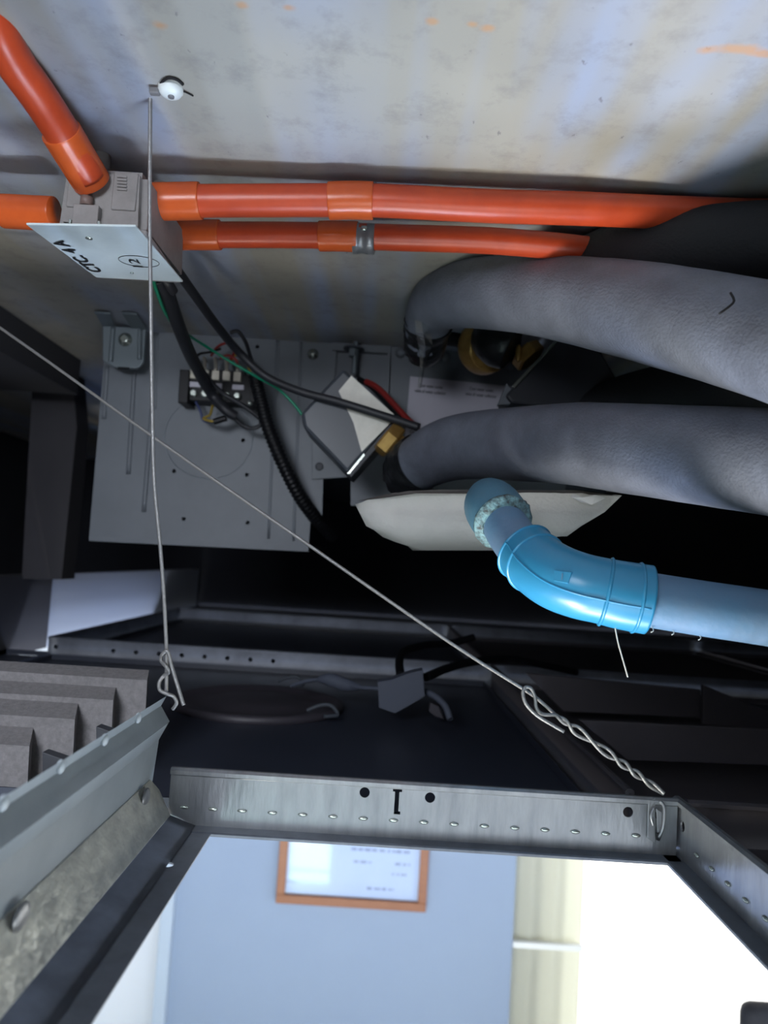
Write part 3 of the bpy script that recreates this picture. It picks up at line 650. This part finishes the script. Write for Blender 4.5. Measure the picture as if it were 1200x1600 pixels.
def cable(name, label, pts, r, m, cat='cable', group=None, seg=12, n=10):
    bm = nb(); add_tube(bm, Ps(pts), r, seg, n); return tag(obj(name, bm, m), label, cat, group)
for (nm, lb, pts, m) in (('lead_wire', 'red lead arching over the terminal block', [(330, 556, .905), (340, 542, .895), (356, 536, .89), (366, 548, .89), (358, 566, .905)], 'red'),
                     ('lead_wire', 'second dull red lead above the terminal block, lower arch', [(345, 560, .905), (356, 555, .893), (368, 562, .893), (372, 574, .90)], 'red'),
                     ('lead_wire', 'yellow lead above the right end of the terminal block', [(362, 562, .905), (372, 552, .89), (384, 562, .88), (392, 585, .885)], 'yellow'),
                     ('lead_wire', 'thin black lead curving over the left end of the terminal block', [(304, 562, .905), (312, 553, .895), (328, 550, .89), (345, 545, .885)], 'blk'),
                     ('lead_wire', 'grey-blue lead hanging under the terminal block', [(306, 628, .905), (313, 642, .90), (318, 657, .90), (330, 660, .90), (336, 657, .9)], 'bluew'),
                     ('lead_wire', 'yellow lead loop hanging under the terminal block', [(332, 634, .905), (328, 648, .895), (318, 654, .89), (330, 658, .885), (338, 657, .885)], 'yellow')):
    cable(nm, lb, pts, .0016, m, 'wire', 'small leads at the terminal block', 8)
bm = nb(); add_tube(bm, Ps([(334, 659, .885), (341, 657, .885), (354, 653, .885)]), .0040, 10, 4); tag(obj('crimp_cap', bm, 'blk'), 'black crimp cap on the yellow lead below the terminal block', 'connector')

# cables out of the junction box
cable('power_cable', 'thick black cable sagging from the box to the lower insulated pipe', [(236, 350, .57), (262, 400, .60), (300, 455, .66), (340, 510, .72), (375, 552, .765), (415, 588, .772), (470, 612, .768), (530, 628, .764), (600, 650, .760), (655, 668, .752)], .0044, 'cable')
cable('control_cable', 'thick black cable dropping behind the hanger wire to the terminal block', [(246, 432, .60), (262, 462, .64), (275, 500, .69), (292, 545, .76), (312, 585, .83), (330, 615, .87), (352, 640, .87), (368, 650, .875)], .0062, 'cable')
cable('control_cable', 'short black cable stub hanging from the cover plate', [(255, 430, .585), (263, 442, .59), (271, 455, .60)], .004, 'cable')
cable('control_cable', 'slimmer black cable beside the thick one, ending in a loop', [(262, 436, .60), (276, 480, .67), (296, 535, .76), (318, 580, .84), (345, 612, .87), (380, 634, .875), (402, 650, .88), (410, 660, .885), (398, 669, .885), (382, 666, .885), (368, 655, .88), (352, 640, .875)], .0026, 'cable')
cable('earth_wire', 'thin green wire running from the box to the grey actuator', [(238, 432, .585), (246, 458, .62), (262, 495, .68), (285, 517, .73), (320, 540, .79), (360, 565, .81), (400, 588, .81), (435, 608, .80), (458, 630, .80), (472, 648, .80)], .0016, 'green', 'wire')
cable('thin_cable', 'thin black cable arching near the slab behind the thick cable', [(360, 520, .80), (372, 518, .80), (384, 535, .81), (392, 560, .83), (400, 580, .86)], .0022, 'cable')
# corrugated hose
pts = crom([tuple(P(*q)) for q in ((398, 588, .88), (406, 620, .88), (418, 665, .88), (440, 720, .885), (466, 772, .90), (495, 812, .93), (520, 838, .97))], 34)
bm = nb(); add_tube(bm, pts, [.0080+.0006*(1 if (i//2) % 2 else -1) for i in range(len(pts))], 16, 1, smooth=False); tag(obj('corrugated_hose', bm, 'blk'), 'black corrugated hose running down the fan coil panel', 'hose')

# ================================================================== VALVES
ac = thing('valve_actuator', 'grey boxy valve actuator with a white label, tilted beside brass nut', 'actuator', P(555, 690, .80))
ya = .775
bm = nb(); add_prism(bm, [P(536, 575, ya), P(620, 650, ya), P(543, 740, ya), P(474, 668, ya), P(470, 645, ya)], (0, .055, 0), .004); obj('housing', bm, 'act', ac)
bm = nb(); add_prism(bm, [P(549, 587, ya-.0004), P(614, 646, ya-.0004), P(617, 650, ya-.0004), P(616, 655, ya-.0004), P(565, 706, ya-.0004), P(552, 660, ya-.0004), P(529, 611, ya-.0004)], (0, .0006, 0))
obj('actuator_label', bm, 'wlabel', ac)
bm = nb(); add_prism(bm, [P(620, 650, ya-.001), P(627, 657, ya-.001), P(549, 746, ya-.001), P(542, 740, ya-.001)], (0, .055, 0), .0008); obj('base_plate', bm, 'act_dark', ac)
bm = nb(); add_prism(bm, [P(568, 708, ya-.0015), P(571, 711, ya-.0015), P(546, 741, ya-.0015), P(542, 740, ya-.0015)], (0, .002, 0), .0003); obj('bright_edge', bm, 'bolt', ac)
cable('lead_wire', 'dark red wire pair curving behind the grey actuator', [(572, 596, .86), (590, 606, .85), (612, 628, .84), (634, 652, .83), (650, 668, .82)], .0036, 'red', 'wire')
cable('lead_wire', 'black wire curving behind the grey actuator label side', [(560, 592, .87), (580, 604, .86), (600, 624, .85), (624, 652, .84)], .0034, 'blk', 'wire')
vb = thing('brass_valve', 'brass valve nut between the grey actuator and the lower insulated pipe', 'valve', P(612, 690, .80))
def axis_lathe(p, q, prof, seg): d = (q-p); bm = nb(); return add_lathe(bm, p, d, prof, seg)
p0 = P(590, 672, .77); p1 = P(645, 718, .775)
obj('hex_nut', axis_lathe(P(600, 680, .772), p1, [(0, .0175), (.002, .019), (.013, .019), (.015, .0175)], 6), 'brass', vb)
obj('neck', axis_lathe(P(612, 690, .772), p1, [(0, .013), (.012, .013), (.014, .0165), (.024, .0165), (.026, .012), (.036, .012)], 18), 'brass', vb)
bm = nb(); add_tube(bm, Ps([(612, 722, .83), (640, 742, .82), (660, 760, .81)]), .015, 16, 5); obj('lower_body', bm, 'brass', vb)
v2 = thing('valve_actuator', 'dark boxy valve actuator between the two big insulated pipes', 'actuator', P(880, 620, .80))
bm = nb(); add_prism(bm, [P(868, 532, .76), P(912, 500, .76), P(966, 594, .76), P(900, 640, .76), P(800, 630, .76), P(790, 618, .76)], (0, .06, 0), .003); obj('housing', bm, 'act_dark', v2)
bm = nb(); add_prism(bm, [P(868, 531, .757), P(871, 534, .757), P(804, 606, .757), P(800, 603, .757)], (0, .004, 0), .0004); obj('bright_edge', bm, 'bolt', v2)
bm = nb(); add_prism(bm, [P(792, 598, .765), P(808, 618, .765), P(796, 632, .765), P(778, 632, .765)], (0, .01, 0), .001); obj('foot', bm, 'fcu', v2)
v3 = thing('brass_valve', 'brass valve with hexagon nut under the upper insulated pipe', 'valve', P(800, 560, .80))
obj('hex_nut', axis_lathe(P(818, 548, .79), P(842, 574, .785), [(0, .0165), (.002, .018), (.012, .018), (.014, .0165)], 6), 'brass', v3)
obj('round_body', axis_lathe(P(752, 540, .84), P(790, 548, .78), [(0, .012), (.004, .031), (.012, .033), (.016, .031), (.03, .028), (.032, .026)], 26), 'brass', v3)
bm = nb(); add_tube(bm, Ps([(768, 530, .80), (782, 536, .775), (800, 545, .77)]), [.024, .027, .024], 20, 6); obj('taped_neck', bm, 'tape', v3)
bm = nb(); add_ball(bm, P(810, 552, .775), .0035, .0035, .010); obj('valve_pin', bm, 'brass', v3)
v4 = thing('valve_fitting', 'small brass fittings under the left bend of the upper insulated pipe', 'fitting', P(690, 545, .85))
for (px, py, pq, pr) in ((650, 540, 668, 552), (700, 524, 714, 524), (722, 528, 730, 540)):
    obj('brass_nut', axis_lathe(P(px, py, .87), P(pq, pr, .86), [(0, .011), (.002, .012), (.010, .012), (.012, .010)], 6), 'brass', v4)
bm = nb(); add_tube(bm, Ps([(668, 528, .86), (690, 526, .86), (740, 534, .87)]), .010, 14, 5); obj('manifold', bm, 'blk', v4)

# ================================================================== INSULATED PIPES
def ipipe(label, path, r, m='foam'):
    t = thing('insulated_pipe', label, 'insulated pipe', P(*path[0]), 'foam insulated pipes')
    bm = nb(); add_tube(bm, Ps(path), r, 40, 12)
    for v in bm.verts:
        n_ = noise.noise(v.co*38)*.0004+noise.noise(v.co*110)*.0002; v.co += Vector((n_, n_, n_))
    obj('foam_sleeve', bm, m, t); return t
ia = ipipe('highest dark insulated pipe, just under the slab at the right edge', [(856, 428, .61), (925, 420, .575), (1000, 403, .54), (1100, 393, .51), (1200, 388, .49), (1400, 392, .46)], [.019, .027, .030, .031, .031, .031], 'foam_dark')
ib = ipipe('upper big insulated pipe bending down to the valves at left', [(664, 540, .78), (668, 505, .755), (684, 474, .72), (720, 461, .675), (770, 458, .635), (850, 463, .585), (1000, 487, .505), (1200, 533, .415), (1400, 590, .35)],
           [.020, .024, .028, .0305, .0315, .0322, .0335, .0325, .0325])
ic = ipipe('lower big insulated pipe reaching the brass nut at left', [(655, 724, .745), (690, 706, .72), (730, 697, .69), (800, 694, .64), (900, 694, .575), (1000, 703, .52), (1200, 722, .445), (1400, 745, .38)],
           [.028, .0305, .0315, .032, .0325, .0325, .0325, .0325])
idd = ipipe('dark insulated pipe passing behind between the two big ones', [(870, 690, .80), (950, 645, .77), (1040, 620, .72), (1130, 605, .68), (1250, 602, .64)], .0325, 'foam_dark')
bm = nb(); add_tube(bm, Ps([(660, 718, .747), (648, 727, .758), (640, 738, .775), (642, 756, .80)]), [.0292, .030, .0285, .024], 32, 8)
for v in bm.verts: v.co += Vector([noise.noise(v.co*150)*.0025]*3)
obj('tape_wrap', bm, 'tape', ic)
bm = nb(); add_tube(bm, Ps([(862, 428, .607), (852, 428, .612), (846, 434, .618)]), [.0195, .017, .012], 20, 6)
for v in bm.verts: v.co += Vector([noise.noise(v.co*150)*.003]*3)
obj('tape_wrap', bm, 'tape', ia)
# small cracks on the sleeves
def crack(par, pts, r):
    bm = nb(); add_tube(bm, Ps(pts), r, 6, 3); obj('crack', bm, 'crack', par)
crack(ib, [(1141, 457, .3995), (1147, 470, .3985), (1138, 480, .398), (1124, 490, .3978)], .0007)
crack(ib, [(869, 505, .5445), (875, 512, .5475), (879, 519, .552)], .0009)
crack(ib, [(707, 458, .6590), (711, 466, .6585), (713, 474, .6590)], .0009)
bm = nb(); add_tube(bm, Ps([(671, 500, .752), (667, 515, .765), (664, 540, .785), (664, 548, .80)]), [.0262, .0245, .0225, .019], 32, 8)
for v in bm.verts: v.co += Vector([noise.noise(v.co*150)*.0022]*3)
obj('tape_wrap', bm, 'tape', ib)
# clear tape hanging from the upper bend
bm = nb(); tp = [(648, 500, .715, 670, 500), (650, 520, .71, 672, 516), (653, 538, .715, 676, 540), (655, 552, .72, 668, 556), (656, 575, .73, 664, 575), (652, 605, .74, 658, 606)]
pr = None
for (xa, y_, Y_, xb, yb) in tp:
    c_ = [bm.verts.new(P(xa, y_, Y_)), bm.verts.new(P((xa+xb)/2, (y_+yb)/2+2, Y_-.004)), bm.verts.new(P(xb, yb, Y_))]
    if pr: bm.faces.new((pr[0], pr[1], c_[1], c_[0])); bm.faces.new((pr[1], pr[2], c_[2], c_[1]))
    pr = c_
obj('loose_tape', bm, 'cleartape', ib)

# ================================================================== DRAIN
pn = thing('foam_sheet', 'white torn foam sheet wrapped under the pipes behind the blue pipe', 'insulation sheet', P(740, 856, .60))
rows = [(782, .590, 555, 972), (800, .583, 561, 945), (822, .584, 572, 908), (838, .589, 584, 886), (849, .599, 598, 872), (857, .615, 618, 866), (860, .64, 634, 862), (860, .68, 645, 860)]
bm = nb(); K = 40; prev = None
for ri, (yy, Y_, xa, xb) in enumerate(rows):
    cur = []
    for i in range(K+1):
        t_ = i/K; x_ = xa+(xb-xa)*t_; y_ = yy
        if ri == 0: y_ = 770+18*max(0, 1-t_*7)**1.2+4*max(0, t_*6-5)+1.5*noise.noise(Vector((i*.7, 0, 0)))+(3*abs(noise.noise(Vector((i*1.9, 3, 0)))) if i > 30 else 0)
        elif ri < 7: y_ = yy-(10*max(0, 1-t_*8) if ri > 2 else 0)-(12 if ri > 3 else 0)*max(0, t_*7-6)
        Y2 = Y_+.012*max(0, 1-t_*8)**2+.004*math.sin(t_*7)
        cur.append(bm.verts.new(P(x_, y_, Y2)))
    if prev:
        for i in range(K): bm.faces.new((prev[i], prev[i+1], cur[i+1], cur[i])).smooth = True
    prev = cur
bmesh.ops.solidify(bm, geom=bm.faces[:], thickness=.003)
obj('sheet', bm, 'pan', pn)
bm = nb(); add_prism(bm, Ps([(557, 783, .600), (600, 773, .592), (640, 767, .588), (690, 765, .588), (770, 766, .588), (900, 766, .588), (968, 775, .59), (900, 772, .589), (760, 770, .586), (650, 771, .586), (600, 778, .588)]), (0, .012, .001)); obj('torn_edge', bm, 'pan_edge', pn)
bm = nb(); add_prism(bm, Ps([(896, 771, .583), (912, 778, .580), (930, 773, .580), (948, 778, .581), (925, 789, .580), (905, 784, .579), (892, 777, .581)]), (0, .0015, 0), .0003); obj('torn_flap', bm, 'pan', pn)
# blue drain
bd = thing('drain_pipe', 'blue drain pipe with a big elbow in front of the foam sheet', 'drain pipe', P(1000, 937, .44))
def tubeobj(nm, pts, r, m, par, seg=36, n=8):
    bm = nb(); add_tube(bm, Ps(pts), r, seg, n); return obj(nm, bm, m, par)
tubeobj('upper_pipe', [(780, 806, .528), (800, 838, .505), (826, 872, .485)], .0160, 'blue_dusty', bd)
tubeobj('socket', [(764, 780, .560), (768, 790, .545), (776, 802, .530), (786, 816, .518)], [.017, .0205, .0212, .0206], 'blue_socket', bd)
gl = [P(784+1.5, 813, .5195)]
dA = (P(786, 816, .518)-P(776, 802, .530)).normalized()
bm = nb(); add_lathe(bm, P(786, 816, .518)-dA*.001, dA, [(0, .0212), (.0015, .0214), (.003, .0195), (.0045, .0165), (.005, .016)], 40)
for v in bm.verts: v.co += Vector([noise.noise(v.co*400)*.0012 for _ in range(3)])
obj('glue_bead', bm, 'glue', bd)
eb = [(816, 858, .4885), (824, 866, .484), (842, 884, .470), (870, 902, .458), (905, 915, .450), (940, 923, .446), (972, 930, .444), (1013, 937, .442)]
elb = tubeobj('elbow', eb, [.0190, .0200, .0202, .0205, .0202, .0200, .0205, .0207], 'blue', bd, 44)
cr = crom([tuple(P(*q)) for q in eb], 10)
def ring(i, r):
    p = Vector(cr[i]); d = (Vector(cr[min(i+1, len(cr)-1)])-Vector(cr[max(i-1, 0)])).normalized()
    bm = nb(); add_lathe(bm, p-d*.0016, d, [(0, r-.0012), (.0008, r+.0004), (.0016, r+.0009), (.0024, r+.0004), (.0032, r-.0012)], 44); obj('elbow_ring', bm, 'blue', elb)
ring(7, .0202); ring(18, .0204); ring(52, .0204); ring(65, .0207)
# mould seam and the raised mark on the elbow
sm = []
for i in range(8, 71, 3):
    p = Vector(cr[i]); d = (Vector(cr[min(i+1, len(cr)-1)])-Vector(cr[max(i-1, 0)])).normalized()
    tocam = (-p).normalized(); tocam = (tocam-d*tocam.dot(d)).normalized(); sd = d.cross(tocam)
    if sd.z > 0: sd = -sd
    an_ = math.radians(14); sm.append(p+(tocam*math.cos(an_)+sd*math.sin(an_))*.0205)
bm = nb(); add_tube(bm, sm, .0006, 6, 2); obj('mould_seam', bm, 'blue', elb)
p = Vector(cr[34]); q = P(879, 901, .45); d = (Vector(cr[35])-Vector(cr[33])).normalized(); tc_ = (-p).normalized(); tc_ = (tc_-d*tc_.dot(d)).normalized(); up_ = Vector((0, 0, 1)); up_ = (up_-tc_*up_.dot(tc_)).normalized(); rt_ = tc_.cross(up_)*-1
qc = q.normalized()*((p+tc_*.0212).length)
bm = nb(); add_prism(bm, [qc+rt_*a_+up_*b_-tc_*.002 for a_, b_ in ((-.0052, .0036), (.0056, .0030), (.0040, -.0040), (-.0048, -.0030))], tc_*.0032, .0004); obj('raised_mark', bm, 'blue', elb)
text('mark_symbol', '1', qc+tc_*.0014-up_*.0022-rt_*.0012, rt_ if rt_.x > 0 else -rt_, up_, .006, 'blue_dusty', elb, thick=.0003)
tubeobj('run_pipe', [(1000, 935, .443), (1100, 951, .438), (1200, 966, .434), (1420, 1002, .425)], .0164, 'blue_dusty', bd)
bm = nb()
for (x_, y_) in ((1018, 984), (1050, 988), (1092, 996)):
    add_tube(bm, Ps([(x_, y_-6, .436), (x_+3, y_+1, .434), (x_-1, y_+4, .434)]), .0003, 5, 4)
obj('plastic_burr', bm, 'whiteplug', bd)
cable('hanging_fibre', 'hair-thin pale fibre hanging below the blue elbow', [(961, 980, .44), (966, 1005, .44), (973, 1030, .44), (981, 1058, .44)], .0004, 'wlabel', 'fibre', None, 6)

# ================================================================== ON THE TILE
dl = thing('recessed_lamp', 'round back of a recessed lamp lying in the dark tile', 'lamp', PZ(405, 1098, ZF+.006))
c_ = PZ(404, 1094, ZF+.012)
bm = nb(); add_lathe(bm, (c_.x, c_.y, ZF+.004), (0, 0, 1), [(0, .100), (.008, .100), (.0095, .097), (.0095, .090), (.006, .084), (.006, .060), (.009, .050), (.010, .006)], 60); obj('housing', bm, 'lampgrey', dl)
for (px, py, s_) in ((505, 1112, 1), (455, 1066, -1)):
    q = PZ(px, py, ZF+.016); bm = nb()
    add_tube(bm, [q+Vector((-.018, .0, .0)), q+Vector((-.004, .003, .006)), q+Vector((.008, .004, .006)), q+Vector((.016, -.003, -.002)), q+Vector((.002, -.010, -.003))], .0022, 8, 6); obj('spring_clip', bm, 'fcu_edge', dl)
db = thing('driver_box', 'small grey lamp driver box standing on the dark tile', 'driver', P(625, 1112, .80))
bm = nb(); add_prism(bm, Ps([(590, 1066, .80), (612, 1062, .80), (640, 1052, .80), (661, 1047, .80), (664, 1088, .80), (640, 1102, .80), (617, 1115, .80), (592, 1106, .80)]), (0, .022, 0), .0008); obj('case', bm, 'grey_card', db)
cable('lamp_lead', 'pale grey plug lead running left from the driver box to the lamp', [(455, 1072, .88), (480, 1064, .87), (510, 1062, .86), (535, 1068, .85), (562, 1074, .83), (592, 1076, .815)], .0022, 'grey_card', 'cable', None, 10)
bm = nb(); add_tube(bm, Ps([(498, 1062, .865), (515, 1062, .86), (540, 1070, .85), (562, 1074, .835)]), [.0035, .0075, .0075, .003], 12, 6); tag(obj('inline_plug', bm, 'grey_card'), 'grey in-line plug on the lamp lead', 'plug')
cable('mains_cable', 'thick black cable arching down onto the grey driver box', [(626, 1056, .82), (624, 1034, .86), (632, 1018, .90), (665, 1008, .95), (700, 1006, 1.0), (740, 996, 1.02)], .0050, 'blk')
cable('mains_cable', 'thick black cable leaving the driver box rightwards', [(666, 1058, .83), (700, 1044, .87), (740, 1034, .92), (800, 1030, .98), (900, 1050, 1.05)], .0050, 'blk')
cable('flex_lead', 'grey flex curling from the right of the driver box down to the tile', [(664, 1080, .82), (682, 1090, .81), (696, 1104, .80), (703, 1124, .79)], .0036, 'grey_card')
bm = nb(); add_prism(bm, Ps([(672, 1098, .81), (686, 1104, .81), (694, 1124, .81), (680, 1120, .81), (670, 1112, .81)]), (0, .012, 0), .001); tag(obj('cable_connector', bm, 'lampgrey'), 'small brown connector beside the curled flex', 'connector')

# ================================================================== ROOM THINGS
YW = WALLY
pf = thing('picture_frame', 'brown wooden frame with a pale certificate on the blue wall', 'picture frame', P(550, 1418, YW))
bl = P(431, 1411, YW-.01); brr = P(665, 1421, YW-.01)
x0, x1 = bl.x, brr.x; zb = (bl.z+brr.z)/2; zt = zb+.31; fwid = .026
bm = nb()
add_box(bm, x0, x1, YW-.022, YW-.001, zb, zb+fwid, .002); add_box(bm, x0, x1, YW-.022, YW-.001, zt-fwid, zt, .002)
add_box(bm, x0, x0+fwid, YW-.0215, YW-.001, zb+fwid, zt-fwid, .002); add_box(bm, x1-fwid, x1, YW-.0215, YW-.001, zb+fwid, zt-fwid, .002)
obj('frame', bm, 'woodframe', pf)
bm = nb(); add_box(bm, x0+.02, x1-.02, YW-.008, YW-.004, zb+.02, zt-.02); pp = obj('certificate', bm, 'paper', pf)
bm = nb()
for (zf, xs, xe, h) in ((.70, .38, .80, .016), (.55, .48, .88, .010), (.43, .50, .62, .007), (.43, .78, .88, .007), (.33, .76, .86, .007), (.18, .60, .78, .008), (.20, .06, .14, .008), (.62, .3, .4, .006)):
    x = x0+(x1-x0)*xs; xe_ = x0+(x1-x0)*xe; z = zb+(zt-zb)*zf
    while x < xe_:
        w_ = random.uniform(.006, .022); hh = h*random.uniform(.6, 1)
        add_box(bm, x, min(x+w_, xe_), YW-.0088, YW-.008, z-hh/2, z+hh/2); x += w_+random.uniform(.003, .008)
obj('faded_print', bm, 'textgrey', pp)
bm = nb(); add_box(bm, x0+.02, x1-.02, YW-.015, YW-.013, zb+.02, zt-.02); obj('glass', bm, 'glass', pf)
ch = thing('chair', 'black rounded chair back peeping in at the bottom right corner', 'chair', (P(1210, 1600, 1.9).x, 1.9, -2.62))
q = P(1157, 1610, 1.85); cx = q.x+.10; zt = P(1190, 1567, 1.85).z
bm = nb(); add_box(bm, cx-.10, cx+.30, 1.82, 1.88, zt-.60, zt, .028)
for f in bm.faces: f.smooth = True
obj('backrest', bm, 'chair', ch)
bm = nb(); add_box(bm, cx-.12, cx+.32, 1.35, 1.84, zt-.78, zt-.70, .03); obj('seat', bm, 'chair', ch)
bm = nb(); add_lathe(bm, (cx+.1, 1.58, -2.55), (0, 0, 1), [(0, .03), (zt-.78+2.55, .03)], 16); obj('post', bm, 'blk', ch)
for k in range(5):
    a_ = 2*PI*k/5; bm = nb(); add_tube(bm, [(cx+.1, 1.58, -2.54), (cx+.1+.3*math.cos(a_), 1.58+.3*math.sin(a_), -2.595)], [.025, .02], 10); obj('foot', bm, 'blk', ch)
